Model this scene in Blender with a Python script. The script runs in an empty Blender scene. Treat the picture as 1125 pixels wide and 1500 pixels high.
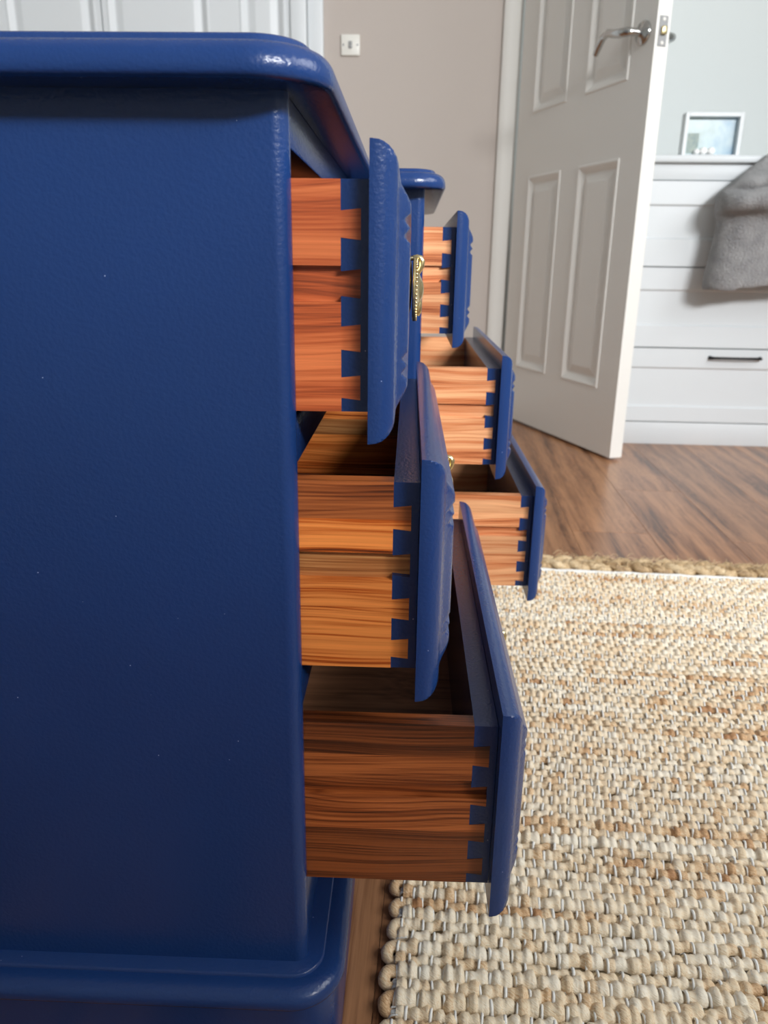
import bpy, bmesh, math, random
import numpy as np
from mathutils import Vector, Matrix
random.seed(7)
SC = bpy.context.scene
COL = SC.collection

# ------------------------------------------------------------------ camera
CAM_H = 0.500
PITCH, YAW, ROLL, FPX = 0.3162, 0.0293, 0.0141, 1111.9
cam = bpy.data.cameras.new('camera')
cam.sensor_fit = 'VERTICAL'; cam.sensor_height = 36.0
cam.lens = FPX / 1500 * 36.0
cam.clip_start = 0.01
cam.dof.use_dof = True; cam.dof.focus_distance = 0.46; cam.dof.aperture_fstop = 13.0
camo = bpy.data.objects.new('camera', cam); COL.objects.link(camo)
fw = Vector((-math.sin(YAW)*math.cos(PITCH), math.cos(YAW)*math.cos(PITCH), -math.sin(PITCH)))
rt = Vector((math.cos(YAW), math.sin(YAW), 0)); up = rt.cross(fw)
c_, s_ = math.cos(ROLL), math.sin(ROLL)
rt, up = rt*c_ + up*s_, up*c_ - rt*s_
camo.matrix_world = Matrix(((rt.x, up.x, -fw.x, 0), (rt.y, up.y, -fw.y, 0), (rt.z, up.z, -fw.z, CAM_H), (0, 0, 0, 1)))
SC.camera = camo

# ------------------------------------------------------------------ world, window light, exposure
w = bpy.data.worlds.new('sky'); SC.world = w; w.use_nodes = True
bg = w.node_tree.nodes['Background']; bg.inputs['Color'].default_value = (0.80, 0.90, 1.0, 1); bg.inputs['Strength'].default_value = 1.0
WIN = (0.15, 1.90, 1.08, 2.25)          # opening in the wall behind the camera: x0, x1, z0, z1
WIN2 = (-0.45, 1.00, 1.20, 2.28)         # opening in the wall on the right: y0, y1, z0, z1
BACK_Y = -0.75
def area(name, loc, target, sx, sy, energy, col):
    l = bpy.data.lights.new(name, 'AREA'); l.shape = 'RECTANGLE'; l.size = sx; l.size_y = sy; l.energy = energy; l.color = col
    o = bpy.data.objects.new(name, l); COL.objects.link(o); o.location = loc
    o.rotation_euler = (Vector(target) - Vector(loc)).to_track_quat('-Z', 'Y').to_euler()
    return o
area('window_daylight', (1.78, -2.05, 1.99), (-0.05, 0.36, 0.45), 1.45, 0.40, 190, (0.97, 0.985, 1.0))
area('side_window_daylight', (2.14, (WIN2[0]+WIN2[1])/2, (WIN2[2]+WIN2[3])/2), (0.3, 0.6, 0.1), 1.35, 1.0, 30, (0.98, 0.99, 1.0))
SC.view_settings.view_transform = 'Standard'; SC.view_settings.look = 'None'
SC.view_settings.gamma = 1.0; SC.view_settings.use_curve_mapping = False
SC.view_settings.exposure = 0.0

# ------------------------------------------------------------------ materials
def srgb(r, g, b):
    f = lambda c: c/12.92 if c <= 0.04045 else ((c+0.055)/1.055)**2.4
    return (f(r/255), f(g/255), f(b/255), 1)
class NT:
    def __init__(s, name):
        s.m = bpy.data.materials.new(name); s.m.use_nodes = True; s.t = s.m.node_tree
        s.b = s.t.nodes['Principled BSDF']
    def n(s, typ, **kw):
        x = s.t.nodes.new(typ)
        for k, v in kw.items():
            if k.startswith('_'): setattr(x, k[1:], v)
            else: x.inputs[k.replace('__', ' ')].default_value = v
        return x
    def l(s, a, b): s.t.links.new(a, b)
    def ramp(s, fac, stops):
        r = s.t.nodes.new('ShaderNodeValToRGB'); e = r.color_ramp.elements
        while len(e) < len(stops): e.new(0.5)
        for i, (p, c) in enumerate(stops): e[i].position = p; e[i].color = c
        s.l(fac, r.inputs['Fac']); return r.outputs['Color']
    def coords(s, scale, offs=False):
        tc = s.n('ShaderNodeTexCoord'); mp = s.n('ShaderNodeMapping'); mp.inputs['Scale'].default_value = scale
        if offs:
            oi = s.n('ShaderNodeObjectInfo'); mu = s.n('ShaderNodeVectorMath', _operation='MULTIPLY_ADD')
            mu.inputs[1].default_value = (7.3, 3.1, 5.7)
            s.l(oi.outputs['Random'], mu.inputs[0]); s.l(tc.outputs['Object'], mu.inputs[2]); s.l(mu.outputs[0], mp.inputs['Vector'])
        else: s.l(tc.outputs['Object'], mp.inputs['Vector'])
        return mp.outputs['Vector']
    def bump(s, h, strength, dist):
        b = s.n('ShaderNodeBump', Strength=strength, Distance=dist); s.l(h, b.inputs['Height']); s.l(b.outputs['Normal'], s.b.inputs['Normal'])

def plain(name, col, rough=0.5, metal=0.0, bump=None, spec=0.5):
    k = NT(name); k.b.inputs['Base Color'].default_value = col; k.b.inputs['Roughness'].default_value = rough
    k.b.inputs['Metallic'].default_value = metal; k.b.inputs['Specular IOR Level'].default_value = spec
    if bump:
        nz = k.n('ShaderNodeTexNoise', Scale=bump[0], Detail=3.0); k.l(k.coords((1, 1, 1)), nz.inputs['Vector'])
        k.bump(nz.outputs['Fac'], bump[1], bump[2])
    return k.m

def paint_mat():
    k = NT('navy_paint')
    v = k.coords((1, 1, 1))
    n1 = k.n('ShaderNodeTexNoise', Scale=6.0, Detail=3.0); k.l(v, n1.inputs['Vector'])
    col = k.ramp(n1.outputs['Fac'], [(0.3, srgb(24, 52, 103)), (0.7, srgb(26, 56, 109))])
    # tiny pale specks of dust
    vo = k.n('ShaderNodeTexVoronoi', Scale=75.0, Randomness=1.0); k.l(v, vo.inputs['Vector'])
    lt = k.n('ShaderNodeMath', _operation='LESS_THAN'); lt.inputs[1].default_value = 0.024; k.l(vo.outputs['Distance'], lt.inputs[0])
    mx = k.n('ShaderNodeMix', _data_type='RGBA'); k.l(lt.outputs[0], mx.inputs[0]); k.l(col, mx.inputs[6]); mx.inputs[7].default_value = srgb(150, 165, 200)
    k.l(mx.outputs[2], k.b.inputs['Base Color'])
    k.b.inputs['Roughness'].default_value = 0.24; k.b.inputs['Specular IOR Level'].default_value = 0.44
    nz = k.n('ShaderNodeTexNoise', Scale=520.0, Detail=1.0); k.l(v, nz.inputs['Vector'])
    k.bump(nz.outputs['Fac'], 0.17, 0.0013)
    return k.m

def wood_mat(name, dark, mid, light, rough=0.42, vary=0.18, grain=(2.2, 40.0, 85.0), streak=0.5, sat=1.04):
    """stained pine: grain lines along local X"""
    k = NT(name)
    v = k.coords((1, 1, 1), offs=True)
    # slow distortion for cathedral figure
    d = k.n('ShaderNodeTexNoise', Scale=1.0, Detail=1.0)
    mp = k.n('ShaderNodeMapping'); mp.inputs['Scale'].default_value = (7, 10, 16); k.l(v, mp.inputs['Vector']); k.l(mp.outputs[0], d.inputs['Vector'])
    ad = k.n('ShaderNodeVectorMath', _operation='MULTIPLY_ADD'); ad.inputs[1].default_value = (0, 0.012, 0.022)
    k.l(d.outputs['Color'], ad.inputs[0]); k.l(v, ad.inputs[2])
    m2 = k.n('ShaderNodeMapping'); m2.inputs['Scale'].default_value = grain; k.l(ad.outputs[0], m2.inputs['Vector'])
    n1 = k.n('ShaderNodeTexNoise', Scale=1.0, Detail=4.0, Roughness=0.6); k.l(m2.outputs[0], n1.inputs['Vector'])
    m4 = k.n('ShaderNodeMapping'); m4.inputs['Scale'].default_value = (1.8, 200, 760); k.l(ad.outputs[0], m4.inputs['Vector'])
    wv = k.n('ShaderNodeTexNoise', Scale=1.0, Detail=2.0, Roughness=0.5); k.l(m4.outputs[0], wv.inputs['Vector'])
    m3 = k.n('ShaderNodeMapping'); m3.inputs['Scale'].default_value = (14, 900, 1100); k.l(v, m3.inputs['Vector'])
    n2 = k.n('ShaderNodeTexNoise', Scale=1.0, Detail=2.0); k.l(m3.outputs[0], n2.inputs['Vector'])
    a = k.n('ShaderNodeMath', _operation='MULTIPLY_ADD'); a.inputs[1].default_value = streak; k.l(wv.outputs['Fac'], a.inputs[0]); k.l(n1.outputs['Fac'], a.inputs[2])
    b = k.n('ShaderNodeMath', _operation='MULTIPLY_ADD'); b.inputs[1].default_value = 0.26; k.l(n2.outputs['Fac'], b.inputs[0]); k.l(a.outputs[0], b.inputs[2])
    c = k.n('ShaderNodeMath', _operation='SUBTRACT'); k.l(b.outputs[0], c.inputs[0]); c.inputs[1].default_value = 0.13 + streak*0.5
    col = k.ramp(c.outputs[0], [(0.30, dark), (0.42, mid), (0.58, light), (0.72, tuple(min(1, x*1.18) for x in light[:3]) + (1,))])
    oi = k.n('ShaderNodeObjectInfo')
    hs = k.n('ShaderNodeHueSaturation', Saturation=sat); k.l(col, hs.inputs['Color'])
    mr = k.n('ShaderNodeMapRange'); mr.inputs['To Min'].default_value = 1 - vary; mr.inputs['To Max'].default_value = 1 + vary
    k.l(oi.outputs['Random'], mr.inputs['Value']); k.l(mr.outputs[0], hs.inputs['Value'])
    k.l(hs.outputs[0], k.b.inputs['Base Color'])
    k.b.inputs['Roughness'].default_value = rough
    k.bump(c.outputs[0], 0.12, 0.001)
    return k.m

def fabric_mat():
    k = NT('grey_fleece'); v = k.coords((1, 1, 1))
    n1 = k.n('ShaderNodeTexNoise', Scale=26.0, Detail=5.0); k.l(v, n1.inputs['Vector'])
    k.l(k.ramp(n1.outputs['Fac'], [(0.3, srgb(132, 131, 132)), (0.7, srgb(168, 166, 166))]), k.b.inputs['Base Color'])
    k.b.inputs['Roughness'].default_value = 0.95; k.b.inputs['Sheen Weight'].default_value = 0.4
    n2 = k.n('ShaderNodeTexNoise', Scale=220.0, Detail=4.0); k.l(v, n2.inputs['Vector'])
    k.bump(n2.outputs['Fac'], 1.0, 0.010)
    return k.m

def jute_mat(name, stops, attr=True):
    k = NT(name)
    if attr:
        at = k.n('ShaderNodeAttribute', _attribute_name='tone'); src = at.outputs['Fac']
        v = k.coords((1, 1, 1))
        mp = k.n('ShaderNodeMapping'); mp.inputs['Scale'].default_value = (110, 1100, 1100)
        r0 = k.n('ShaderNodeMapping'); r0.inputs['Rotation'].default_value = (0, 0, 0.65); k.l(v, r0.inputs['Vector']); k.l(r0.outputs[0], mp.inputs['Vector'])
        n = k.n('ShaderNodeTexNoise', Scale=1.0, Detail=3.0); k.l(mp.outputs[0], n.inputs['Vector'])
        a = k.n('ShaderNodeMath', _operation='MULTIPLY_ADD'); a.inputs[1].default_value = 0.8; k.l(n.outputs['Fac'], a.inputs[0]); k.l(src, a.inputs[2])
        s = k.n('ShaderNodeMath', _operation='SUBTRACT'); s.inputs[1].default_value = 0.40; k.l(a.outputs[0], s.inputs[0]); src = s.outputs[0]
        k.bump(n.outputs['Fac'], 0.6, 0.0014)
    k.l(k.ramp(src, stops), k.b.inputs['Base Color'])
    k.b.inputs['Roughness'].default_value = 0.5; k.b.inputs['Specular IOR Level'].default_value = 0.45
    return k.m

M = dict(
    paint=paint_mat(),
    pine=[wood_mat('pine_red_stain', srgb(118, 56, 34), srgb(176, 88, 54), srgb(208, 118, 76), streak=0.3),
          wood_mat('pine_orange_stain', srgb(96, 44, 20), srgb(190, 94, 46), srgb(234, 144, 82), streak=0.7),
          wood_mat('pine_brown_stain', srgb(70, 34, 18), srgb(126, 64, 34), srgb(178, 102, 60), streak=0.55),
          wood_mat('pine_pale_lit', srgb(156, 84, 52), srgb(212, 132, 88), srgb(238, 176, 130), streak=0.35),  # far drawers: the brighter light on them is put into the wood colour
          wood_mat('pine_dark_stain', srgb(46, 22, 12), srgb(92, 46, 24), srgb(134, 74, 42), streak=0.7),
          wood_mat('pine_tan_stain', srgb(112, 66, 36), srgb(170, 108, 64), srgb(206, 150, 98), streak=0.5)],
    inner=wood_mat('drawer_inside_wood', srgb(70, 44, 30), srgb(112, 76, 54), srgb(136, 96, 70), rough=0.6),
    raw=wood_mat('raw_carcass_wood', srgb(50, 30, 20), srgb(82, 50, 32), srgb(104, 68, 46), rough=0.7),
    laminate=wood_mat('laminate', srgb(84, 54, 36), srgb(136, 92, 62), srgb(168, 120, 84), rough=0.28, vary=0.10, grain=(2.2, 34.0, 10.0), streak=0.35, sat=1.0),
    slab=plain('floor_underlay', srgb(60, 45, 35), 0.8, bump=(60, 0.1, 0.002)),
    pink=plain('pink_wall_paint', srgb(191, 181, 173), 0.9, bump=(260, 0.06, 0.001)),
    white_wall=plain('white_wall_paint', srgb(217, 222, 221), 0.9, bump=(260, 0.06, 0.001)),
    ceiling=plain('ceiling_paint', srgb(240, 240, 238), 0.95, bump=(200, 0.05, 0.001)),
    gloss_white=plain('white_gloss_paint', srgb(240, 238, 232), 0.38, bump=(120, 0.05, 0.0006)),
    unit_white=plain('white_satin_paint', srgb(219, 223, 225), 0.45, bump=(120, 0.04, 0.0006)),
    brass=plain('aged_brass', srgb(228, 208, 158), 0.24, 1.0, bump=(300, 0.15, 0.0006)),
    chrome=plain('satin_chrome', srgb(190, 190, 188), 0.16, 1.0, bump=(200, 0.02, 0.0003)),
    dull_steel=plain('dull_steel', srgb(150, 150, 150), 0.55, 0.5, bump=(200, 0.05, 0.0003)),
    black=plain('black_iron', srgb(24, 24, 26), 0.4, 0.6, bump=(200, 0.1, 0.0004)),
    plastic=plain('white_plastic', srgb(232, 230, 222), 0.35, bump=(200, 0.02, 0.0003)),
    grey_plastic=plain('grey_print', srgb(150, 150, 150), 0.5, bump=(200, 0.02, 0.0003)),
    dots=plain('white_dot', srgb(250, 250, 248), 0.5, bump=(90, 0.2, 0.001)),
    fleece=fabric_mat(),
    jute=jute_mat('jute_yarn', [(0.05, srgb(178, 130, 88)), (0.28, srgb(216, 178, 134)), (0.52, srgb(238, 216, 182)), (0.9, srgb(248, 238, 218))]),
    rope=jute_mat('braided_jute', [(0.1, srgb(146, 116, 82)), (0.5, srgb(198, 168, 126)), (0.9, srgb(226, 202, 164))]),
    backing=plain('rug_backing', srgb(206, 184, 148), 0.9, bump=(400, 0.4, 0.001)),
    cotton=plain('white_cotton', srgb(240, 238, 232), 0.85, bump=(900, 0.4, 0.0008)),
)

# ------------------------------------------------------------------ mesh helpers
def link(name, me, mat=None, parent=None, loc=None, sharp=None):
    if mat is not None and not me.materials: me.materials.append(mat)
    o = bpy.data.objects.new(name, me); COL.objects.link(o)
    if parent: o.parent = parent
    if loc is not None: o.location = loc
    return o
def finish(bm, name, smooth=None):
    bmesh.ops.recalc_face_normals(bm, faces=bm.faces[:])
    me = bpy.data.meshes.new(name); bm.to_mesh(me); bm.free()
    if smooth is not None:
        me.polygons.foreach_set('use_smooth', [True]*len(me.polygons))
        me.set_sharp_from_angle(angle=math.radians(smooth))
    return me
def empty(name, loc, label=None, cat=None, group=None, parent=None, kind=None, rz=0.0):
    o = bpy.data.objects.new(name, None); COL.objects.link(o); o.location = loc; o.rotation_euler = (0, 0, rz); o.empty_display_size = 0.05
    if parent: o.parent = parent
    return tag(o, label, cat, group, kind)
def tag(o, label=None, cat=None, group=None, kind=None):
    for k, v in (('label', label), ('category', cat), ('group', group), ('kind', kind)):
        if v: o[k] = v
    return o
def add_box(bm, x0, x1, y0, y1, z0, z1, bev=0.0, seg=2):
    r = bmesh.ops.create_cube(bm, size=1.0)
    for v in r['verts']:
        v.co = Vector(((x0+x1)/2 + v.co.x*(x1-x0), (y0+y1)/2 + v.co.y*(y1-y0), (z0+z1)/2 + v.co.z*(z1-z0)))
    if bev > 0:
        es = list({e for v in r['verts'] for e in v.link_edges})
        bmesh.ops.bevel(bm, geom=es, offset=bev, segments=seg, profile=0.5, affect='EDGES')
def box(name, b, mat, parent=None, bev=0.0015, seg=2, loc=None):
    bm = bmesh.new(); add_box(bm, *b, bev=bev, seg=seg)
    return link(name, finish(bm, name, 40), mat, parent, loc)
def add_prism(bm, pts, axis, a, b):
    """pts 2D polygon extruded along axis between a and b ('y': pts are x,z ; 'x': y,z ; 'z': x,y)"""
    f = {'y': lambda p, t: (p[0], t, p[1]), 'x': lambda p, t: (t, p[0], p[1]), 'z': lambda p, t: (p[0], p[1], t)}[axis]
    A = [bm.verts.new(f(p, a)) for p in pts]; B = [bm.verts.new(f(p, b)) for p in pts]
    bm.faces.new(A); bm.faces.new(list(reversed(B)))
    n = len(pts)
    for i in range(n): bm.faces.new((A[i], A[(i+1) % n], B[(i+1) % n], B[i]))
def add_tube(bm, path, rad, sides=10, caps=True):
    path = [Vector(p) for p in path]; n = len(path)
    rad = rad if hasattr(rad, '__len__') else [rad]*n
    rings = []; ref = None
    for i, p in enumerate(path):
        t = (path[min(i+1, n-1)] - path[max(i-1, 0)]).normalized()
        if ref is None: ref = t.orthogonal().normalized()
        ref = (ref - t*ref.dot(t)).normalized(); q = t.cross(ref)
        rings.append([bm.verts.new(p + (ref*math.cos(2*math.pi*k/sides) + q*math.sin(2*math.pi*k/sides))*rad[i]) for k in range(sides)])
    for A, B in zip(rings, rings[1:]):
        for k in range(sides): bm.faces.new((A[k], A[(k+1) % sides], B[(k+1) % sides], B[k]))
    if caps: bm.faces.new(rings[0]); bm.faces.new(list(reversed(rings[-1])))
def add_lathe(bm, prof, origin, axis, sides=24, sy=1.0):
    """prof: (radius, height along axis); axis 'x'/'y'/'z'; sy stretches one cross direction"""
    O = Vector(origin)
    ax = {'x': (Vector((0, 1, 0)), Vector((0, 0, 1)), Vector((1, 0, 0))), 'y': (Vector((1, 0, 0)), Vector((0, 0, 1)), Vector((0, 1, 0))), 'z': (Vector((1, 0, 0)), Vector((0, 1, 0)), Vector((0, 0, 1)))}[axis]
    rings = [[bm.verts.new(O + (ax[0]*math.cos(2*math.pi*k/sides) + ax[1]*sy*math.sin(2*math.pi*k/sides))*max(r, 1e-5) + ax[2]*h) for k in range(sides)] for r, h in prof]
    for A, B in zip(rings, rings[1:]):
        for k in range(sides): bm.faces.new((A[k], A[(k+1) % sides], B[(k+1) % sides], B[k]))
    bm.faces.new(rings[0]); bm.faces.new(list(reversed(rings[-1])))
def rounded_rect(x0, x1, y0, y1, r, seg=10, rback=None):
    """counter-clockwise; front corners (x1) radius r, back corners radius rback"""
    rb = r if rback is None else rback
    pts = []
    for cx, cy, a0, rr in ((x1, y1, 0, r), (x0, y1, 90, rb), (x0, y0, 180, rb), (x1, y0, 270, r)):
        sx = -1 if cx == x1 else 1; sy = -1 if cy == y1 else 1
        for i in range(seg+1):
            a = math.radians(a0 + 90*i/seg)
            pts.append((cx + sx*rr + rr*math.cos(a), cy + sy*rr + rr*math.sin(a)))
    return pts
def rim_solid(x0, x1, y0, y1, r, prof, seg=10, rback=0.004):
    """solid whose outline is a rounded rectangle, edge profile given as (inset, z)"""
    bm = bmesh.new(); rings = []
    for o, z in prof:
        pts = rounded_rect(x0+o, x1-o, y0+o, y1-o, max(r-o, 0.0008), seg, max(rback-o, 0.0006))
        rings.append([bm.verts.new((p[0], p[1], z)) for p in pts])
    n = len(rings[0])
    for A, B in zip(rings, rings[1:]):
        for k in range(n): bm.faces.new((A[k], A[(k+1) % n], B[(k+1) % n], B[k]))
    bm.faces.new(rings[0]); bm.faces.new(list(reversed(rings[-1])))
    return bm
def clip_z(poly, z0, z1):
    def half(P, f):
        out = []
        for i in range(len(P)):
            a, b = P[i], P[(i+1) % len(P)]; fa, fb = f(a), f(b)
            if fa >= 0: out.append(a)
            if (fa >= 0) != (fb >= 0):
                t = fa/(fa-fb); out.append((a[0]+t*(b[0]-a[0]), a[1]+t*(b[1]-a[1])))
        return out
    P = half(poly, lambda p: p[1]-z0); return half(P, lambda p: z1-p[1])

# ------------------------------------------------------------------ room shell
ROOM = (-2.2, 2.02, BACK_Y, 2.70, 2.4)
def struct(name, b, mat):
    return tag(box(name, b, mat, bev=0), kind='structure')
fl = tag(box('floor', (ROOM[0], ROOM[1], ROOM[2], ROOM[3], -0.06, -0.011), M['slab'], bev=0), kind='structure')
struct('ceiling', (ROOM[0], ROOM[1], ROOM[2], ROOM[3]+0.1, 2.4, 2.46), M['ceiling'])
struct('wall_far', (ROOM[0], 0.325, 2.70, 2.78, -0.06, 2.4), M['pink'])
struct('wall_alcove', (0.325, ROOM[1], 2.70, 2.78, -0.06, 2.4), M['white_wall'])
struct('wall_left', (ROOM[0]-0.08, ROOM[0], ROOM[2], 2.78, -0.06, 2.4), M['white_wall'])
bm = bmesh.new(); y0, y1, z0, z1 = WIN2
for b in ((ROOM[2], y0, -0.06, 2.4), (y1, 2.78, -0.06, 2.4), (y0, y1, -0.06, z0), (y0, y1, z1, 2.4)):
    add_box(bm, ROOM[1], ROOM[1]+0.08, b[0], b[1], b[2], b[3])
tag(link('wall_right', finish(bm, 'wall_right'), M['white_wall']), kind='structure')
bm = bmesh.new()
x0, x1, z0, z1 = WIN
for b in ((ROOM[0], x0, -0.06, 2.4), (x1, ROOM[1], -0.06, 2.4), (x0, x1, -0.06, z0), (x0, x1, z1, 2.4)):
    add_box(bm, b[0], b[1], BACK_Y-0.1, BACK_Y, b[2], b[3])
tag(link('wall_back', finish(bm, 'wall_back'), M['white_wall']), kind='structure')  # unseen wall set close behind the camera; its sill shades the low panel
wr = tag(empty('window_1', (0, 0, 0)), kind='structure')
for nm, b in (('window_frame', (x0, x0+0.05, z0, z1)), ('window_frame', (x1-0.05, x1, z0, z1)), ('window_frame', (x0+0.05, x1-0.05, z0, z0+0.05)),
              ('window_frame', (x0+0.05, x1-0.05, z1-0.05, z1)), ('window_mullion', ((x0+x1)/2-0.03, (x0+x1)/2+0.03, z0+0.05, z1-0.05))):
    box(nm, (b[0], b[1], BACK_Y-0.07, BACK_Y-0.02, b[2], b[3]), M['gloss_white'], wr)

wr = tag(empty('window_2', (0, 0, 0)), kind='structure')
for nm, b in (('window_frame', (y0, y0+0.05, z0, z1)), ('window_frame', (y1-0.05, y1, z0, z1)), ('window_frame', (y0+0.05, y1-0.05, z0, z0+0.05)),
              ('window_frame', (y0+0.05, y1-0.05, z1-0.05, z1)), ('window_mullion', ((y0+y1)/2-0.03, (y0+y1)/2+0.03, z0+0.05, z1-0.05))):
    box(nm, (ROOM[1]+0.02, ROOM[1]+0.07, b[0], b[1], b[2], b[3]), M['gloss_white'], wr)

# floor planks, laid at a slight angle to the walls
FA = 0.045
plank_meshes = {}
def plank_mesh(L, W):
    k = (round(L, 3), round(W, 3))
    if k not in plank_meshes:
        bm = bmesh.new(); add_box(bm, 0, L, -W/2, W/2, -0.009, 0.0, bev=0.0005, seg=1)
        bmesh.ops.delete(bm, geom=[f for f in bm.faces if f.calc_center_median().z < -0.0085], context='FACES')
        plank_meshes[k] = finish(bm, 'plank'); plank_meshes[k].materials.append(M['laminate'])
    return plank_meshes[k]
du = Vector((math.sin(FA), math.cos(FA), 0)); dn = Vector((math.cos(FA), -math.sin(FA), 0))
P0 = Vector((-0.0125, 0.45, 0)); W, L = 0.15, 1.2
jo = {0: 0.0, 2: 1.0, 4: 0.97, 1: 0.55}
for c in range(-16, 19):
    off = jo.get(c, (c*0.437) % 1.2)
    for r in range(-4, 4):
        o = P0 + dn*((c+0.5)*W) + du*(off + r*L)
        e = o + du*L
        if o.y > 2.66 or e.y < BACK_Y+0.05: continue
        a, b = 0.0, L
        if o.y < BACK_Y+0.02: a = (BACK_Y+0.02 - o.y)/du.y
        if e.y > 2.69: b = (2.69 - o.y)/du.y
        if b - a < 0.05: continue
        st = o + du*a
        if not (ROOM[0]+W/2+0.02 < st.x < ROOM[1]-W/2-0.02) or not (ROOM[0]+W/2+0.02 < (o+du*b).x < ROOM[1]-W/2-0.02): continue
        p = link('plank', plank_mesh(b-a-0.0002, W-0.0002), None, fl, (st.x, st.y, 0)); p.rotation_euler = (0, 0, math.pi/2 - FA)

# ------------------------------------------------------------------ bedside cabinets
YC = 0.55115                    # centre of the near cabinet in depth
ORG = Vector((-0.235, YC, 0.0)) # root of the near cabinet
def lx(x): return x - ORG.x
def ly(y): return y - YC
XF = -0.0546                    # front face of the carcass
D_YO = 0.1945                   # half width of a drawer front
D_YB = 0.1827                   # half width of a drawer box
XBACK = -0.405
def build_drawer_front(h):
    """raised-field front: x = thickness over (y, z), z measured from the centre"""
    hy, hz, FT = D_YO, h/2, 0.0058
    def ends(d):      # rounded edge, flat, ogee
        if d < 0.011: return 0.0015 + 0.0112*math.sqrt(max(0, 1-(1-d/0.011)**2))
        if d < 0.0135: return 0.0127
        if d < 0.025:
            t = (d-0.0135)/0.0115; return 0.0127 + FT*(0.35*t + 0.65*(3*t*t-2*t**3))
        return 0.0127 + FT
    def zprof(d):
        x = ends(d)
        for c in (0.0315, 0.0385):
            g = abs(d-c)/0.0030
            if g < 1: x = min(x, 0.0127 + FT - 0.0026*(1-g**1.6))
        return x
    dz = [0, .0004, .0012, .0025, .0042, .0065, .009, .011, .0135, .0138, .016, .0185, .021, .0235, .025, .0270, .0285, .0295, .0303, .031, .0315, .032, .0327, .0336, .035, .0364, .0373, .038, .0385, .039, .0397, .0406, .0415, .046]
    dy = [0, .0004, .0012, .0025, .0042, .0065, .009, .011, .0135, .0138, .016, .0185, .021, .0235, .025, .035]
    zs = [-hz+d for d in dz] + [0] + [hz-d for d in reversed(dz)]
    ys = [-hy+d for d in dy] + [0] + [hy-d for d in reversed(dy)]
    bm = bmesh.new()
    F = [[bm.verts.new((min(ends(min(y+hy, hy-y)), zprof(min(z+hz, hz-z))), y, z)) for z in zs] for y in ys]
    ny, nz = len(ys), len(zs)
    for i in range(ny-1):
        for j in range(nz-1): bm.faces.new((F[i][j], F[i+1][j], F[i+1][j+1], F[i][j+1]))
    border = [F[i][0] for i in range(ny)] + [F[ny-1][j] for j in range(1, nz)] + [F[i][nz-1] for i in range(ny-2, -1, -1)] + [F[0][j] for j in range(nz-2, 0, -1)]
    back = [bm.verts.new((0, v.co.y, v.co.z)) for v in border]
    n = len(border)
    for i in range(n): bm.faces.new((border[i], border[(i+1) % n], back[(i+1) % n], back[i]))
    bm.faces.new(back)
    return finish(bm, 'drawer_front', 32)
def build_handle():
    """oval brass backplate with a beaded drop hanging from a hooked post; mounted on x=0"""
    bm = bmesh.new()
    add_lathe(bm, [(0.0125, 0), (0.0128, 0.0012), (0.0110, 0.0022), (0.004, 0.0028)], (0, 0, 0.001), 'x', 28, sy=1.42)
    # drop plate, slightly proud, with rope beads round its rim
    add_lathe(bm, [(0.0135, 0.0032), (0.0148, 0.0038), (0.0148, 0.0052), (0.0130, 0.0060), (0.0085, 0.0072), (0.0055, 0.0090), (0.0035, 0.0104), (0.0012, 0.0110)], (0, 0, -0.001), 'x', 32, sy=1.45)
    for k in range(46):
        a = 2*math.pi*k/46
        r = bmesh.ops.create_icosphere(bm, subdivisions=1, radius=0.00115)
        for v in r['verts']: v.co += Vector((0.0058, 0.0140*math.cos(a), -0.001+0.0140*1.45*math.sin(a)))
    add_tube(bm, [(0.001, 0, 0.0195), (0.006, 0, 0.0205), (0.0080, 0, 0.0200), (0.0092, 0, 0.0178), (0.0090, 0, 0.0145), (0.0072, 0, 0.0110), (0.0062, 0, 0.009)], [0.0016, 0.0018, 0.0020, 0.0022, 0.0020, 0.0018, 0.0016], 10)
    add_tube(bm, [(0.0062, 0, -0.004), (0.0076, 0, -0.010), (0.0078, 0, -0.016), (0.0070, 0, -0.0185)], [0.002, 0.0026, 0.0022, 0.0014], 10)
    return finish(bm, 'handle', 50)
PINS = [(0.0, 0.126), (0.236, 0.376), (0.482, 0.614), (0.716, 0.842), (0.936, 1.0)]
BLOCK, TAIL, BOXL, SIDE_T = 0.0135, 0.0092, 0.315, 0.011
front_cache, handle_me = {}, build_handle()
handle_me.materials.append(M['brass'])
def side_outline(zt, zb):
    xd, xt, H = -BLOCK, -BLOCK + TAIL, zt-zb
    dl = 0.0010
    pts = [(-BLOCK-BOXL, zt)]
    for i, (a, b) in enumerate(PINS):
        za, zb_ = zt-a*H, zt-b*H
        if i == 0: pts += [(xd, zt), (xd, zb_), (xt, zb_+dl)]
        elif i == len(PINS)-1: pts += [(xt, za-dl), (xd, za), (xd, zb)]
        else: pts += [(xt, za-dl), (xd, za), (xd, zb_), (xt, zb_+dl)]
    pts.append((-BLOCK-BOXL, zb))
    return pts
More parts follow.
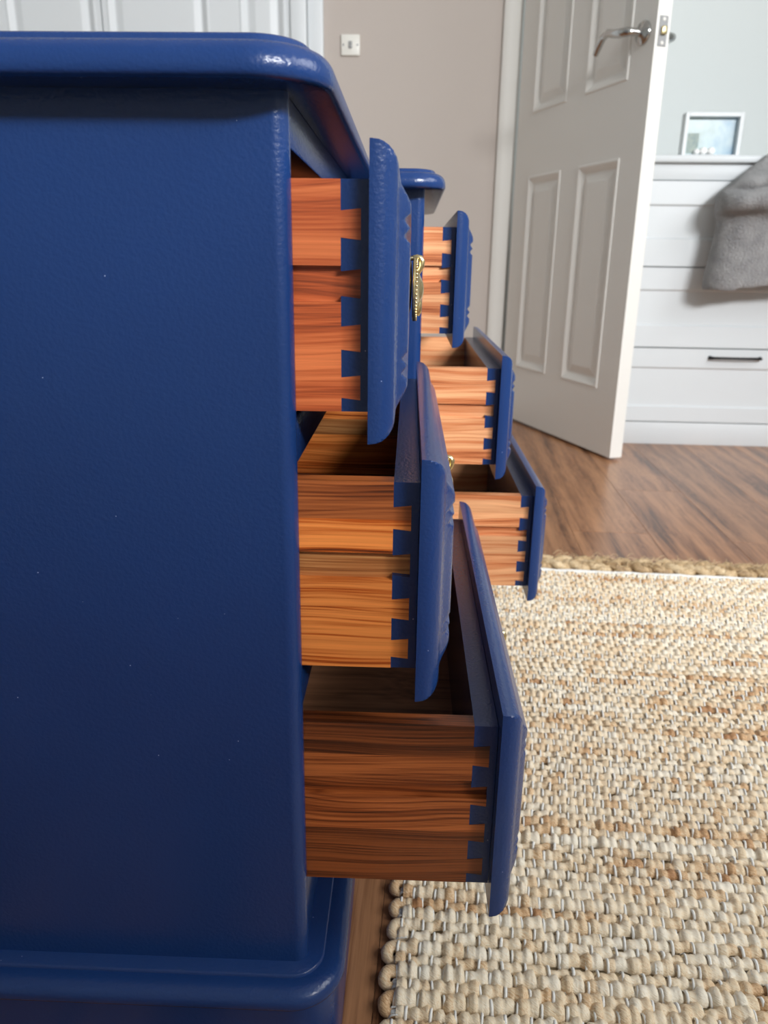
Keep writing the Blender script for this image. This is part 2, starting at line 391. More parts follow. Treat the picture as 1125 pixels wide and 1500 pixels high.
def build_drawer(cab, zc, h, x, strips, wood, far_wood=None):
    """a drawer: empty at the centre of the back plane of its front"""
    d = empty('drawer', (lx(x), 0, zc), parent=cab)
    zt, zb = h/2 - 0.0150, -h/2 + 0.0135
    key = round(h, 4)
    if key not in front_cache:
        front_cache[key] = build_drawer_front(h); front_cache[key].materials.append(M['paint'])
    link('drawer_front', front_cache[key], None, d)
    link('handle', handle_me, None, d, (0.0172, 0, 0.0))
    # inner front block with the painted dovetail pins
    bm = bmesh.new(); H = zt-zb; xd, xt = -BLOCK, -BLOCK+TAIL
    add_box(bm, xt, -0.0002, -D_YB+0.0003, D_YB-0.0003, zb, zt)
    add_box(bm, xd, xt, -D_YB+SIDE_T, D_YB-SIDE_T, zb, zt)
    dl = 0.0010
    for i, (a, b) in enumerate(PINS):
        za, zb_ = zt-a*H, zt-b*H
        top = [(xd, za), (xt, za-dl)] if i else [(xd, za), (xt, za)]
        bot = [(xt, zb_+dl), (xd, zb_)] if i < len(PINS)-1 else [(xt, zb_), (xd, zb_)]
        for s in (-1, 1):
            ya, yb = sorted((s*(D_YB-0.0003), s*(D_YB-SIDE_T)))
            add_prism(bm, top+bot, 'y', ya, yb)
    link('front_block', finish(bm, 'front_block'), M['paint'], d)
    out = side_outline(zt, zb)
    for s in (-1, 1):
        for n, (a, b, groove) in enumerate(strips):
            P = clip_z(out, zt-b*H, zt-a*H)
            ya, yb = D_YB-SIDE_T, D_YB - (0.0042 if groove else 0.0)
            ya, yb = (ya, yb) if s > 0 else (-yb, -ya)
            bm = bmesh.new(); add_prism(bm, P, 'y', ya, yb)
            me = finish(bm, 'side_board')
            link('side_board', me, wood[n % len(wood)], d)
    xb0 = -BLOCK-BOXL
    box('back_board', (xb0, xb0+0.011, -D_YB+SIDE_T, D_YB-SIDE_T, zb+0.012, zt-0.004), M['inner'], d, bev=0.0008, seg=1)
    box('bottom_board', (xb0+0.011, -BLOCK, -D_YB+SIDE_T, D_YB-SIDE_T, zb+0.008, zb+0.012), M['inner'], d, bev=0)
    return d

STR1 = [(0, .353, 0), (.353, .508, 1), (.508, 1, 0)]
STR2 = [(0, .19, 0), (.19, .365, 0), (.365, .510, 1), (.510, .66, 0), (.66, 1, 0)]
STR3 = [(0, .19, 0), (.19, .337, 0), (.337, .445, 1), (.445, .66, 0), (.66, 1, 0)]
def build_cabinet(loc, label, xs, woods):
    cab = empty('bedside_cabinet', loc, label, 'cabinet', 'matching navy bedside cabinets')
    yn, yf = -0.19115, 0.19115
    # base: plinth with a bullnose moulding and a flat lip
    bx0, bx1, byn = XBACK-0.01, -0.0315, 0.2142
    prof = [(0.004, 0.0), (0.004, 0.0715), (0.0022, 0.0718)]
    prof += [(0.0006, 0.0730), (0.0, 0.0745)]
    for i in range(9):
        a = math.radians(90*i/8); prof.append((0.0115*(1-math.cos(a)), 0.0762 + 0.0083*math.sin(a)))
    prof += [(0.0128, 0.0846), (0.0132, 0.0862), (0.0140, 0.0868), (0.06, 0.0868)]
    plinth = [q for q in prof if q[1] <= 0.0716] + [(0.012, 0.0715)]
    link('plinth', finish(rim_solid(lx(bx0), lx(bx1), -byn, byn, 0.032, [(0.004, 0), (0.004, 0.0714), (0.03, 0.0714)]), 'plinth', 40), M['paint'], cab)
    link('base_moulding', finish(rim_solid(lx(bx0), lx(bx1), -byn, byn, 0.032, [(0.03, 0.0716), (0.0040, 0.0716)] + prof[2:]), 'base_moulding', 40), M['paint'], cab)
    # side panels with a rounded front edge
    r = 0.0075
    for s in (-1, 1):
        P = [(lx(XBACK), s*yf), (lx(XF)-r, s*yf)] + [(lx(XF)-r+r*math.sin(math.radians(a)), s*(yf-r+r*math.cos(math.radians(a)))) for a in range(10, 91, 10)] + [(lx(XF), s*(yf-0.0081)), (lx(XBACK), s*(yf-0.0081))]
        bm = bmesh.new(); add_prism(bm, P, 'z', 0.0868, 0.5697)
        link('side_panel', finish(bm, 'side_panel', 40), M['paint'], cab)
    box('back_panel', (lx(XBACK), lx(XBACK)+0.006, yn+0.008, yf-0.008, 0.0868, 0.5697), M['raw'], cab, bev=0)
    for z0, z1 in ((0.549, 0.5697), (0.402, 0.4265), (0.260, 0.2855), (0.0868, 0.141)):
        box('front_rail', (lx(XF)-0.022, lx(XF)-0.0012, yn+0.008, yf-0.008, z0, z1), M['paint'], cab, bev=0.0008)
    # top with a stepped bullnose edge
    prof = [(0.035, 0.5697), (0.004, 0.5697), (0.0012, 0.5703), (0, 0.5718), (0, 0.5748)]
    for i in range(1, 10):
        a = math.radians(90*i/9); prof.append((0.0095*(1-math.cos(a)), 0.5748 + 0.0098*math.sin(a)))
    prof += [(0.0102, 0.5851), (0.0106, 0.5866), (0.0120, 0.5877), (0.0140, 0.5880), (0.06, 0.5880)]
    link('top', finish(rim_solid(lx(XBACK-0.01), lx(-0.0345), -0.2152, 0.2152, 0.034, prof), 'top', 40), M['paint'], cab)
    for k, (zc, h) in enumerate(((0.4841, 0.1337), (0.3433, 0.1339), (0.2003, 0.1379))):
        zt, zb = zc + h/2 - 0.0150, zc - h/2 + 0.0135
        st = (STR1, STR2, STR3)[k]
        g = [q for q in st if q[2]][0]
        for s in (-1, 1):
            y0, y1 = sorted((s*(yf-0.0081), s*(D_YB-0.0038)))
            box('drawer_runner', (lx(XBACK)+0.008, lx(XF)-0.024, y0, y1, zt-g[1]*(zt-zb)+0.001, zt-g[0]*(zt-zb)-0.001), M['raw'], cab, bev=0)
        build_drawer(cab, zc, h, xs[k], st, woods[k])
    return cab
p0, p1, p2, p3, p4, p5 = M['pine']
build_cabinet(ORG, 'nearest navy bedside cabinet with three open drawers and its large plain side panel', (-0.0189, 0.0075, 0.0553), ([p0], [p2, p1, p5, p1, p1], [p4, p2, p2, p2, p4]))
DX, DY = 0.067, 0.4514
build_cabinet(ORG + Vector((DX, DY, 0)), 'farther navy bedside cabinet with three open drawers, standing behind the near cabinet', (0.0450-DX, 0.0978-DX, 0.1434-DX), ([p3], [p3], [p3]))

# ------------------------------------------------------------------ jute rug
def mesh_np(name, V, F, mat, parent, tone=None, smooth=True):
    V = V.copy(); V[:, 0] += nudge(V[:, 0], V[:, 1])
    me = bpy.data.meshes.new(name)
    me.vertices.add(len(V)); me.vertices.foreach_set('co', V.astype(np.float32).ravel())
    nf, k = F.shape
    me.loops.add(nf*k); me.loops.foreach_set('vertex_index', F.astype(np.int32).ravel())
    me.polygons.add(nf); me.polygons.foreach_set('loop_start', np.arange(0, nf*k, k, dtype=np.int32))
    if smooth: me.polygons.foreach_set('use_smooth', np.ones(nf, dtype=bool))
    if tone is not None:
        a = me.attributes.new('tone', 'FLOAT', 'POINT'); a.data.foreach_set('value', tone.astype(np.float32))
    me.update(); me.validate(); me.materials.append(mat)
    o = bpy.data.objects.new(name, me); COL.objects.link(o); o.parent = parent
    return o
def tubes_np(P, R, angs, flat=1.0, ax=0):
    """P: (n_tubes, n_pts, 3) running along axis ax; R: (n_tubes, n_pts); angs: cross-section angles (open strip). returns V, F"""
    nt, npt, _ = P.shape; na = len(angs)
    ca, sa = np.cos(angs), np.sin(angs)
    V = np.repeat(P[:, :, None, :], na, axis=2).copy()
    side = 1 if ax == 0 else 0
    V[..., side] += R[:, :, None]*ca; V[..., 2] += R[:, :, None]*sa*flat
    idx = np.arange(nt*npt*na).reshape(nt, npt, na)
    a, b, c, d = idx[:, :-1, :-1], idx[:, 1:, :-1], idx[:, 1:, 1:], idx[:, :-1, 1:]
    F = np.stack([a, b, c, d], -1).reshape(-1, 4)
    if ax == 1: F = F[:, ::-1]
    return V.reshape(-1, 3), F
rng = np.random.default_rng(3)
def nudge(x, y):
    """the rug's left edge is pushed aside by the plinth of the second cabinet"""
    st = lambda a, b, t: np.clip((t-a)/(b-a), 0, 1)**2*(3-2*np.clip((t-a)/(b-a), 0, 1))
    return 0.036*st(0.54, 0.72, y)*(1-st(1.20, 1.40, y))*np.exp(-np.clip(x-RX0, 0, 9)/0.12)
RA = 0.055
rug = empty('jute_rug', (0.0, 0.0, 0.0), 'woven cream and tan jute rug with white cotton warp on the floor', 'rug', rz=-RA)
# rug frame: x along rows, y along warps; left edge x=RX0, far edge y=RY1
ca_, sa_ = math.cos(RA), math.sin(RA)
to_rug = lambda X, Y: (X*ca_ - Y*sa_, X*sa_ + Y*ca_)
RX0 = to_rug(0.0024, 0.518)[0] + 0.004
RY1 = to_rug(0.42, 1.1930)[1]
ROW, CELL, RWID, RLEN = 0.0106, 0.0086, 1.25, 1.12
nr, nc = int(RLEN/ROW), int(RWID/CELL)
SUB = 6
npt = nc*SUB + 1
xs = np.linspace(0, nc*CELL, npt)
cell = np.clip((xs/CELL).astype(int), 0, nc-1); ph = xs/CELL - np.floor(xs/CELL)
yrow = RY1 - ROW*(np.arange(nr)+0.5) + rng.normal(0, 0.0005, nr)
fat = np.clip(1 + rng.normal(0, 0.16, nr), 0.70, 1.30)
cellfat = np.clip(1 + rng.normal(0, 0.38, (nr, nc)), 0.4, 1.7)
# smooth low-frequency tone along rows + runs of tan yarn
tone_row = np.clip(0.60 + rng.normal(0, 0.10, nr), 0.2, 0.9)
tone = np.repeat(tone_row[:, None], nc, 1)
for r in range(nr):
    for _ in range(rng.integers(2, 6)):
        s = rng.integers(0, nc); l = rng.integers(4, 26); tone[r, s:s+l] += rng.choice([-0.30, -0.20, -0.14, 0.10, 0.14])
tone = np.clip(tone + rng.normal(0, 0.12, (nr, nc)), 0.0, 1.0)
over = ((np.arange(nr)[:, None] + np.arange(nc)[None, :]) % 2 == 0)     # warp passes over at the start of this cell
# pinch where the warp threads cross (cell boundaries), stronger where the warp is on top
bump = np.sin(np.pi*ph)**0.8
startover = np.where(over, 1.0, 0.25)
left = startover[:, cell]; right = np.roll(startover, -1, axis=1)[:, cell]
pinch = np.where(ph < 0.5, left, right)*(1-bump)
Rj = 0.0054*fat[:, None]*(0.75+0.25*cellfat[:, cell])*(1 - 0.42*pinch)
Rj *= 1 + rng.normal(0, 0.055, Rj.shape)
P = np.zeros((nr, npt, 3)); P[..., 0] = RX0 + xs[None, :] + rng.normal(0, 0.0012, nr)[:, None]
P[..., 1] = yrow[:, None] + 0.0009*np.sin(xs[None, :]*30 + rng.uniform(0, 6.28, nr)[:, None]) + 0.0007*np.sin(2*np.pi*xs/CELL/2)[None, :]*np.where(np.arange(nr) % 2, 1, -1)[:, None]
P[..., 1] += rng.normal(0, 0.0007, (nr, nc))[:, cell]
P[..., 2] = 0.0048 + 0.0006*bump[None, :] - 0.0012*pinch + rng.normal(0, 0.0004, (nr, nc))[:, cell]
angs = np.radians(np.array([195, 150, 112, 78, 40, -15]))[::-1]
V, F = tubes_np(P, Rj, angs, 0.95, 0)
tv = np.repeat(tone[:, cell][:, :, None], len(angs), 2).ravel()
tag(mesh_np('jute_yarn', V, F, M['jute'], rug, tv), kind='stuff')
gx, gy = np.linspace(RX0, RX0 + nc*CELL, 40), np.linspace(RY1 - nr*ROW, RY1, 60)
GX, GY = np.meshgrid(gx, gy, indexing='ij'); V = np.stack([GX, GY, np.full_like(GX, 0.0022)], -1).reshape(-1, 3)
ix_ = np.arange(40*60).reshape(40, 60)
mesh_np('backing', V, np.stack([ix_[:-1, :-1], ix_[1:, :-1], ix_[1:, 1:], ix_[:-1, 1:]], -1).reshape(-1, 4), M['backing'], rug, smooth=False)
# warp threads, plain weave over and under the rows
SUBW = 5
npw = nr*SUBW + 1
ys = np.linspace(0, nr, npw)
Pw = np.zeros((nc, npw, 3))
kk = np.arange(nc)
Pw[..., 0] = RX0 + (kk*CELL + 0.0006)[:, None] + rng.normal(0, 0.0007, nc)[:, None] + 0.0009*np.sin(ys[None, :]*1.3 + rng.uniform(0, 6.28, nc)[:, None])
Pw[..., 1] = RY1 - ROW*ys[None, :]
sgn = np.where((np.floor(ys).astype(int)[None, :] + kk[:, None]) % 2 == 0, 1.0, -1.0)
Pw[..., 2] = 0.0052 + sgn*np.sin(np.pi*(ys-np.floor(ys)))[None, :]**0.7*0.0046
V, F = tubes_np(Pw, np.full((nc, npw), 0.00115)*(1+rng.normal(0, .12, (nc, 1))), np.radians(np.array([200, 130, 50, -20]))[::-1], 1.0, 1)
tag(mesh_np('warp_thread', V, F, M['cotton'], rug), kind='stuff')
# row ends: yarn turning over the left edge, tufts of white cotton between them
bm = bmesh.new(); bm2 = bmesh.new()
tl = bm.verts.layers.float.new('tone')
for r in range(nr):
    y = yrow[r]
    if r % 2 == 0 and r+1 < nr:
        x = RX0 - 0.001 - abs(random.gauss(0, 0.0012)); y2 = yrow[r+1]
        n0 = len(bm.verts)
        ym, hh = (y+y2)/2, (y-y2)/2; rx = random.uniform(0.0042, 0.0062)
        arc = [(RX0+0.005, y, 0.0052)] + [(x-rx*math.sin(math.pi*q/8), ym+hh*math.cos(math.pi*q/8)*1.02, 0.0056-0.0016*q/8) for q in range(9)] + [(RX0+0.004, y2, 0.0038)]
        add_tube(bm, arc, [0.0045]*2 + [0.0047+random.gauss(0, 0.0002) for q in range(5)] + [0.0042, 0.0038, 0.0034, 0.0030], 10)
        bm.verts.ensure_lookup_table()
        t = 0.22 + random.random()*0.30
        for v in bm.verts[n0:]: v[tl] = t
    else:
        for k in range(5):
            yy = y + (k-2)*0.0013
            add_tube(bm2, [(RX0+0.006, yy, 0.0078), (RX0-0.0008, yy+random.gauss(0, 0.0006), 0.0070+random.random()*0.001), (RX0-0.0030, yy, 0.0035), (RX0-0.0024, yy, 0.001)], 0.0008, 5)
for b_ in (bm, bm2):
    for v in b_.verts: v.co.x += float(nudge(v.co.x, v.co.y))
tag(link('row_end', finish(bm, 'row_end', 80), M['jute'], rug), kind='stuff')
tag(link('cotton_tuft', finish(bm2, 'cotton_tuft', 80), M['cotton'], rug), kind='stuff')
# white binding and the braided rope border along the far edge
bm = bmesh.new()
add_tube(bm, [(RX0 + t*RWID/60, RY1+0.005, 0.0030+0.0005*math.sin(t*1.7)) for t in range(61)], [0.0078+0.0006*math.sin(t*2.9) for t in range(61)], 8)
for v in bm.verts: v.co.x += float(nudge(v.co.x, v.co.y))
link('cotton_binding', finish(bm, 'cotton_binding', 80), M['cotton'], rug)
for s in range(3):
    bm = bmesh.new(); tl = bm.verts.layers.float.new('tone')
    pts, rad = [], []
    N = 420
    for i in range(N+1):
        t = i/N*RWID; a = 2*math.pi*t/0.105 + s*2*math.pi/3
        pts.append((RX0 + t, RY1 + 0.036 + 0.0145*math.sin(a) + random.gauss(0, 0.0008), 0.0085 + 0.0030*math.sin(2*a) + random.gauss(0, 0.0007)))
        rad.append(0.0080 + random.gauss(0, 0.0006))
    add_tube(bm, pts, rad, 9)
    for i, v in enumerate(bm.verts): v[tl] = 0.5 + 0.3*math.sin(i/9*0.09 + s) + random.gauss(0, 0.12)
    for v in bm.verts: v.co.x += float(nudge(v.co.x, v.co.y))
    link('braid_strand', finish(bm, 'braid_strand', 80), M['rope'], rug)
bm = bmesh.new(); tl = bm.verts.layers.float.new('tone')
for i in range(900):
    x = RX0 + random.random()*RWID; y = RY1 + 0.034 + random.gauss(0, 0.013); z = 0.011 + random.random()*0.007
    a = random.gauss(0.5, 0.8); l = 0.008 + random.random()*0.016
    n0 = len(bm.verts)
    add_tube(bm, [(x, y, z), (x+l*0.5*math.cos(a), y+l*0.5*math.sin(a), z+0.003+random.random()*0.003), (x+l*math.cos(a), y+l*math.sin(a), z+random.random()*0.004)], 0.00045, 4)
    bm.verts.ensure_lookup_table()
    for v in bm.verts[n0:]: v[tl] = 0.7
for v in bm.verts: v.co.x += float(nudge(v.co.x, v.co.y))
tag(link('loose_fibre', finish(bm, 'loose_fibre', 80), M['rope'], rug), kind='stuff')

# ------------------------------------------------------------------ six-panel door
A = Vector((0.5493, 2.0182, 0.008)); B = Vector((0.3242, 2.6359, 0.008))
DL = (A-B).length
ex = (A-B).normalized(); ang = math.atan2(ex.y, ex.x)
# local frame: x from hinge to leading edge, y = into the leaf (back side), z up
door = tag(empty('door_1', B, rz=ang), kind='structure')
DT, DH = 0.037, 1.97
def raised_panel_leaf(x1, z1, panels, T, inset=0.024, depth=0.0065, two_sided=True):
    """a leaf whose panels are pressed in with a sloped moulding; camera side is y=0"""
    xs = sorted({0, x1} | {p[0] for p in panels} | {p[1] for p in panels}); zs = sorted({0, z1} | {p[2] for p in panels} | {p[3] for p in panels})
    bm = bmesh.new()
    for side in ((0, 1), (T, -1)):
        y0, sg = side
        def quad(pts):
            f = [bm.verts.new(p) for p in pts]; bm.faces.new(f if sg > 0 else f[::-1])
        for i in range(len(xs)-1):
            for j in range(len(zs)-1):
                cx, cz = (xs[i]+xs[i+1])/2, (zs[j]+zs[j+1])/2
                if any(p[0] < cx < p[1] and p[2] < cz < p[3] for p in panels): continue
                quad([(xs[i], y0, zs[j]), (xs[i+1], y0, zs[j]), (xs[i+1], y0, zs[j+1]), (xs[i], y0, zs[j+1])])
        for a, b, c, d in panels:
            rings = []
            for ins, dp in ((0, 0), (0.002, -0.0030), (0.006, -0.0030), (0.010, -0.0005), (0.022, 0.0085), (0.027, 0.0085), (0.046, 0.0020), (0.050, 0.0015)):
                y = y0 + sg*dp
                rings.append([(a+ins, y, c+ins), (b-ins, y, c+ins), (b-ins, y, d-ins), (a+ins, y, d-ins)])
            for R0, R1 in zip(rings, rings[1:]):
                for k in range(4): quad([R0[k], R0[(k+1) % 4], R1[(k+1) % 4], R1[k]])
            quad(rings[-1])
    for pts in ([(0, 0, 0), (0, T, 0), (x1, T, 0), (x1, 0, 0)], [(0, 0, z1), (x1, 0, z1), (x1, T, z1), (0, T, z1)], [(0, 0, 0), (0, 0, z1), (0, T, z1), (0, T, 0)], [(x1, 0, 0), (x1, T, 0), (x1, T, z1), (x1, 0, z1)]):
        bm.faces.new([bm.verts.new(p) for p in pts])
    bmesh.ops.remove_doubles(bm, verts=bm.verts[:], dist=1e-5)
    return bm
cols = ((0.092, 0.282), (0.376, 0.566))
pans = [(c0, c1, z0, z1) for c0, c1 in cols for z0, z1 in ((0.175, 0.752), (0.925, 1.54), (1.63, 1.85))]
link('door_leaf', finish(raised_panel_leaf(DL, DH, pans, DT), 'door_leaf'), M['gloss_white'], door)
# lever handles: rose, neck and swan lever; one on each face
def lever(sign, y0):
    bm = bmesh.new(); yy = lambda d: y0 + sign*d
    cx, cz = 0.612, 1.014
    prof = [(0.026, 0), (0.026, 0.004), (0.023, 0.008), (0.012, 0.010), (0.0085, 0.016)]
    add_lathe(bm, [(r, sign*h) for r, h in prof], (cx, y0, cz), 'y', 28)
    add_tube(bm, [(cx, yy(0.008), cz), (cx, yy(0.034), cz), (cx-0.006, yy(0.045), cz), (cx-0.024, yy(0.049), cz+0.001), (cx-0.050, yy(0.049), cz+0.006), (cx-0.075, yy(0.049), cz+0.013), (cx-0.098, yy(0.048), cz+0.008), (cx-0.118, yy(0.046), cz-0.008), (cx-0.130, yy(0.045), cz-0.022)],
             [0.0085, 0.0085, 0.0100, 0.0105, 0.0095, 0.0085, 0.0082, 0.0080, 0.0062], 14)
    link('door_handle', finish(bm, 'door_handle', 50), M['chrome'], door)
lever(-1, 0.0); lever(1, DT)
lp = box('latch_plate', (DL-0.0005, DL+0.0016, 0.007, 0.030, 0.978, 1.040), M['dull_steel'], door, bev=0.0004, seg=1)
bm = bmesh.new(); add_box(bm, DL+0.0016, DL+0.010, 0.012, 0.025, 1.001, 1.018, bev=0.002)
link('latch_bolt', finish(bm, 'latch_bolt', 40), M['brass'], lp)
for z in (0.985, 1.033):
    bm = bmesh.new(); add_lathe(bm, [(0.004, 0.0014), (0.0036, 0.0026), (0.001, 0.0030)], (DL, 0.0185, z), 'x', 12)
    link('screw', finish(bm, 'screw', 50), M['plastic'], lp)
# architrave on the wall at the hinge side
ar = tag(empty('trim_1', (0, 0, 0)), kind='structure')
bm = bmesh.new(); add_prism(bm, [(0.268, 2.70), (0.268, 2.688), (0.276, 2.680), (0.290, 2.674), (0.306, 2.672), (0.313, 2.668), (0.318, 2.668), (0.318, 2.70)], 'z', 0, 2.04)
link('architrave', finish(bm, 'architrave', 40), M['gloss_white'], ar)
bm = bmesh.new(); add_box(bm, 0.268, 1.10, 2.672, 2.70, 2.04, 2.09, bev=0.004)
link('architrave_head', finish(bm, 'architrave_head', 40), M['gloss_white'], ar)
for s, x1 in ((ROOM[0], -0.285),):
    pass

# baseboard along the pink wall
bb = tag(box('baseboard_far', (-0.27, 0.262, 2.684, 2.70, 0.0, 0.11), M['gloss_white'], bev=0.004), kind='structure')

# ------------------------------------------------------------------ light switch
sw = empty('light_switch', (-0.2040, 2.70, 1.1455), 'square white rocker light switch on the pink wall', 'switch')
box('switch_plate', (-0.0290, 0.0290, -0.009, 0.0, -0.029, 0.029), M['plastic'], sw, bev=0.0025)
rk = box('rocker', (-0.0055, 0.0055, -0.0125, -0.009, -0.010, 0.010), M['grey_plastic'], sw, bev=0.0012)
for x in (-0.022, 0.022):
    bm = bmesh.new(); add_lathe(bm, [(0.0030, 0.0), (0.0030, -0.0008), (0.001, -0.0012)], (x, -0.009, 0), 'y', 12)
    link('screw', finish(bm, 'screw', 50), M['grey_plastic'], sw)

# ------------------------------------------------------------------ fitted wardrobe at the back left
wd = empty('fitted_wardrobe', (-0.9, 2.68, 0), 'white fitted wardrobe with panelled doors beside the pink wall', 'wardrobe')
wx = lambda x: x + 0.9
def wleaf(xa, xb, panels):
    bm = raised_panel_leaf(xb-xa, 2.16, [(p[0]-xa, p[1]-xa, 0.16, 2.04) for p in panels], 0.022)
    o = link('wardrobe_door', finish(bm, 'wardrobe_door'), M['unit_white'], wd, (wx(xa), -0.022, 0.06))
    return o
l1 = wleaf(-1.400, -0.968, [(-1.262, -0.984)])
l2 = wleaf(-0.964, -0.386, [(-0.948, -0.634), (-0.540, -0.400)])
l0 = wleaf(-1.980, -1.404, [(-1.85, -1.53)])
box('carcass', (wx(-1.98), wx(-0.338), 0.0, 0.019, 0.0, 2.3), M['unit_white'], wd, bev=0.001)
box('side_stile', (wx(-0.384), wx(-0.336), -0.034, 0.0, 0.0, 2.3), M['unit_white'], wd, bev=0.004)
box('cover_strip', (wx(-0.335), wx(-0.287), -0.006, 0.019, 0.0, 2.3), M['unit_white'], wd, bev=0.003)

# ------------------------------------------------------------------ white chest with shaker drawers and a ledge
CH_A = -0.022
chest = empty('chest_of_drawers', (0.60, 2.2411, 0), 'wide white chest of drawers behind the open door', 'chest', rz=CH_A)
CW, CD = 1.25, 0.415
box('carcass', (0.0, CW, 0.014, CD, 0.0, 0.766), M['unit_white'], chest, bev=0.001)
box('plinth', (0.0, CW, 0.002, 0.014, 0.0, 0.0655), M['unit_white'], chest, bev=0.001)
box('ledge', (-0.012, CW+0.01, -0.014, CD, 0.766, 0.784), M['unit_white'], chest, bev=0.004)
box('top_rail', (0.0, CW, 0.004, 0.014, 0.7245, 0.766), M['unit_white'], chest, bev=0.001)
def shaker(zb, zt, rail_b, rail_t, handle):
    d = empty('drawer', (0, 0, zb), parent=chest)
    H = zt-zb
    bm = bmesh.new()
    x0, x1 = 0.003, CW-0.003; a0, a1, c0, c1 = x0+0.03, x1-0.06, rail_b, H-rail_t
    O = [(x0, 0, 0), (x1, 0, 0), (x1, 0, H), (x0, 0, H)]
    rings = [[Vector((p[0], 0.0135, p[2])) for p in O]]
    rings.append([Vector(((x0 if i in (0, 3) else x1), 0.0, (0 if i < 2 else H))) for i in range(4)])
    for ins, y in ((0, 0.0), (0.0035, 0.0035), (0.005, 0.0055)):
        rings.append([Vector((a0+ins, y, c0+ins)), Vector((a1-ins, y, c0+ins)), Vector((a1-ins, y, c1-ins)), Vector((a0+ins, y, c1-ins))])
    vs = [[bm.verts.new(p) for p in R] for R in rings]
    for R0, R1 in zip(vs, vs[1:]):
        for k in range(4): bm.faces.new((R0[k], R0[(k+1) % 4], R1[(k+1) % 4], R1[k]))
    bm.faces.new(vs[-1])
    link('drawer_front', finish(bm, 'drawer_front'), M['unit_white'], d)
    if handle:
        bm = bmesh.new(); hx0, hx1 = handle; hz = H-rail_t*0.42
        pts = [(hx0, 0.0, hz-0.001), (hx0+0.002, -0.014, hz-0.001)] + [(hx0+0.006+(hx1-hx0-0.012)*i/8, -0.020-0.004*math.sin(math.pi*i/8), hz) for i in range(9)] + [(hx1-0.002, -0.014, hz-0.001), (hx1, 0.0, hz-0.001)]
        add_tube(bm, pts, [0.0055, 0.0045] + [0.0035]*9 + [0.0045, 0.0055], 10)
        link('handle', finish(bm, 'handle', 60), M['black'], d)
shaker(0.5035, 0.7215, 0.07, 0.058, None)
shaker(0.2840, 0.5000, 0.058, 0.058, None)
shaker(0.0690, 0.2800, 0.0425, 0.053, (0.262, 0.402))

# ------------------------------------------------------------------ picture on the ledge
pf = empty('picture_frame', (0.796, 2.262, 0.784), 'deep white box frame with pale blue picture on the chest ledge', 'picture', rz=CH_A)
pw, phh, pd = 0.152, 0.108, 0.034
bm = bmesh.new()
for b in ((-pw/2, -pw/2+0.010, 0, phh), (pw/2-0.010, pw/2, 0, phh), (-pw/2+0.010, pw/2-0.010, 0, 0.006), (-pw/2+0.010, pw/2-0.010, phh-0.010, phh)):
    add_box(bm, b[0], b[1], 0, pd, b[2], b[3], bev=0.0008, seg=1)
link('frame', finish(bm, 'frame'), M['unit_white'], pf)
k = NT('pale_seaside_print')
v = k.coords((1, 1, 1)); n1 = k.n('ShaderNodeTexNoise', Scale=22.0, Detail=3.0); k.l(v, n1.inputs['Vector'])
sx = k.n('ShaderNodeSeparateXYZ'); k.l(v, sx.inputs[0])
ma = k.n('ShaderNodeMath', _operation='MULTIPLY_ADD'); ma.inputs[1].default_value = 4.0; k.l(sx.outputs['X'], ma.inputs[0]); k.l(n1.outputs['Fac'], ma.inputs[2])
k.l(k.ramp(ma.outputs[0], [(0.25, srgb(158, 178, 176)), (0.5, srgb(176, 196, 202)), (0.8, srgb(130, 164, 188))]), k.b.inputs['Base Color']); k.b.inputs['Roughness'].default_value = 0.25
bm = bmesh.new(); add_box(bm, -pw/2+0.010, pw/2-0.010, 0.020, 0.024, 0.006, phh-0.010)
pic = link('print', finish(bm, 'print'), k.m, pf)
k = NT('sage_print'); n1 = k.n('ShaderNodeTexNoise', Scale=60.0); k.l(k.coords((1, 1, 1)), n1.inputs['Vector'])
k.l(k.ramp(n1.outputs['Fac'], [(0.3, srgb(122, 144, 144)), (0.7, srgb(158, 168, 158))]), k.b.inputs['Base Color'])
bm = bmesh.new(); add_box(bm, -0.062, -0.030, 0.0188, 0.0198, 0.012, 0.060)
link('print_detail', finish(bm, 'print_detail'), k.m, pf)
for x, r in ((-0.034, 0.0078), (-0.0155, 0.0100), (0.0050, 0.0100)):  # three round white dots low in the frame
    bm = bmesh.new(); add_lathe(bm, [(r*0.3, -0.009), (r*0.75, -0.0075), (r, -0.002), (r*0.98, 0.006)], (x, 0.013, 0.006+r), 'y', 18)
    link('round_dot', finish(bm, 'round_dot', 60), M['dots'], pf)

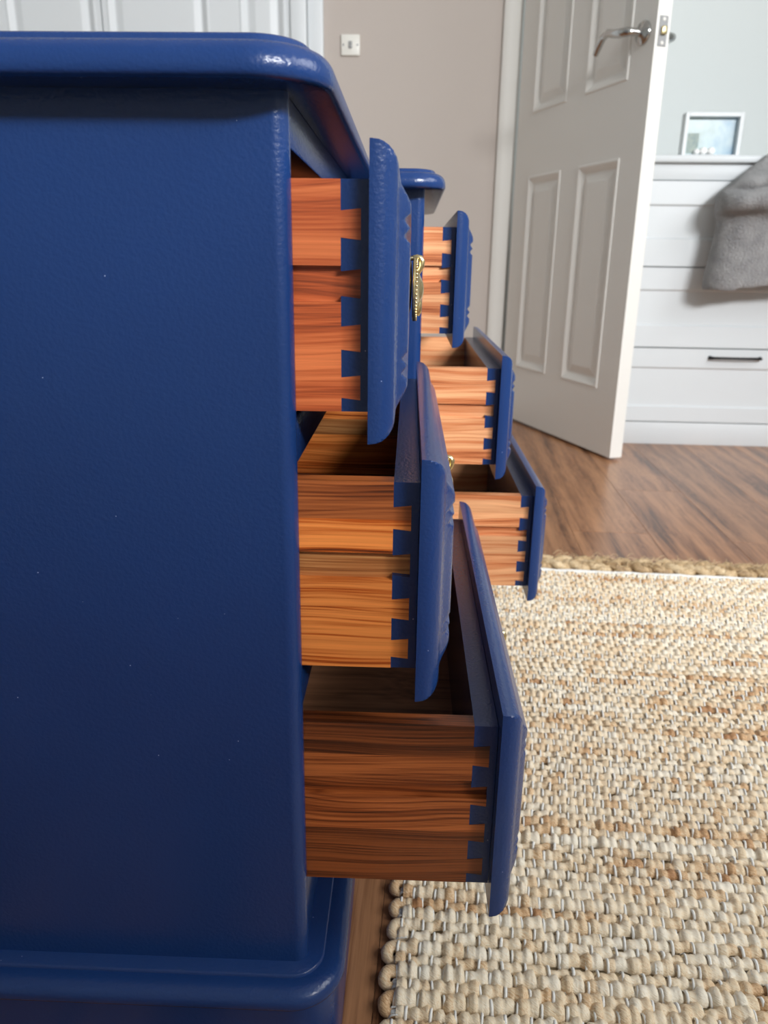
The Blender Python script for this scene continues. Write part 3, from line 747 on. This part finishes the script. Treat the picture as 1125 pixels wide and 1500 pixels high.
# ------------------------------------------------------------------ grey fleece throw over the chest's ledge
def throw_mesh():
    # rows from the ledge top down to the hem: (z, left x, front y)
    prof = [(0.800, 0.985, 2.36, 0), (0.815, 0.965, 2.27, 0), (0.806, 0.940, 2.205, 0), (0.775, 0.910, 2.165, 0), (0.745, 0.872, 2.140, 0), (0.724, 0.846, 2.120, .5),
            (0.712, 0.826, 2.085, 1), (0.698, 0.812, 2.082, 0), (0.688, 0.800, 2.106, .6), (0.676, 0.790, 2.062, 1), (0.656, 0.788, 2.050, .5), (0.642, 0.790, 2.062, .3), (0.636, 0.797, 2.104, 0),
            (0.615, 0.802, 2.108, 0), (0.57, 0.800, 2.108, 0), (0.52, 0.792, 2.104, 0), (0.475, 0.786, 2.100, 0), (0.452, 0.787, 2.098, 0), (0.446, 0.790, 2.104, 0)]
    rngl = random.Random(5)
    bm = bmesh.new(); rows = []
    for j, (z, xl, yf, rg) in enumerate(prof):
        row = []
        yb = max(2.205, yf+0.03) if z < 0.78 else yf+0.01
        xr = 1.45
        left = [(xl+0.030, yb), (xl+0.012, yb-0.012), (xl+0.004, yb-(yb-yf)*0.55), (xl+0.012, yf+(yb-yf)*0.22), (xl+0.034, yf+0.006), (xl+0.056, yf)]
        for x, y in left: row.append((x, y, z + rngl.gauss(0, 0.002)))
        for i in range(1, 25):
            x = xl+0.056 + (xr-xl-0.056)*(i/24)**1.2
            y = yf + 0.010*math.sin(x*24 + j*0.25) * (0.5 if j > 11 else 1) + rngl.gauss(0, 0.0015)
            zz = z + (0.055*(x-xl)*(1.2 if rg else 0.8) if 3 < j < 12 else 0) + (0.10*(x-0.8) if j > 14 else 0) + rngl.gauss(0, 0.0015)
            if j == 0: y = 2.40
            row.append((x, y, zz))
        rows.append([bm.verts.new(p) for p in row])
    for A_, B_ in zip(rows, rows[1:]):
        for k in range(len(A_)-1): bm.faces.new((A_[k], A_[k+1], B_[k+1], B_[k]))
    return finish(bm, 'throw')
th = link('fleece_throw', throw_mesh(), M['fleece'])
for p in th.data.polygons: p.use_smooth = True
so = th.modifiers.new('thickness', 'SOLIDIFY'); so.thickness = 0.012; so.offset = 0.0
su = th.modifiers.new('smooth', 'SUBSURF'); su.levels = 2; su.render_levels = 2
tag(th, 'grey fleece throw draped over the ledge and front of the white chest', 'throw')
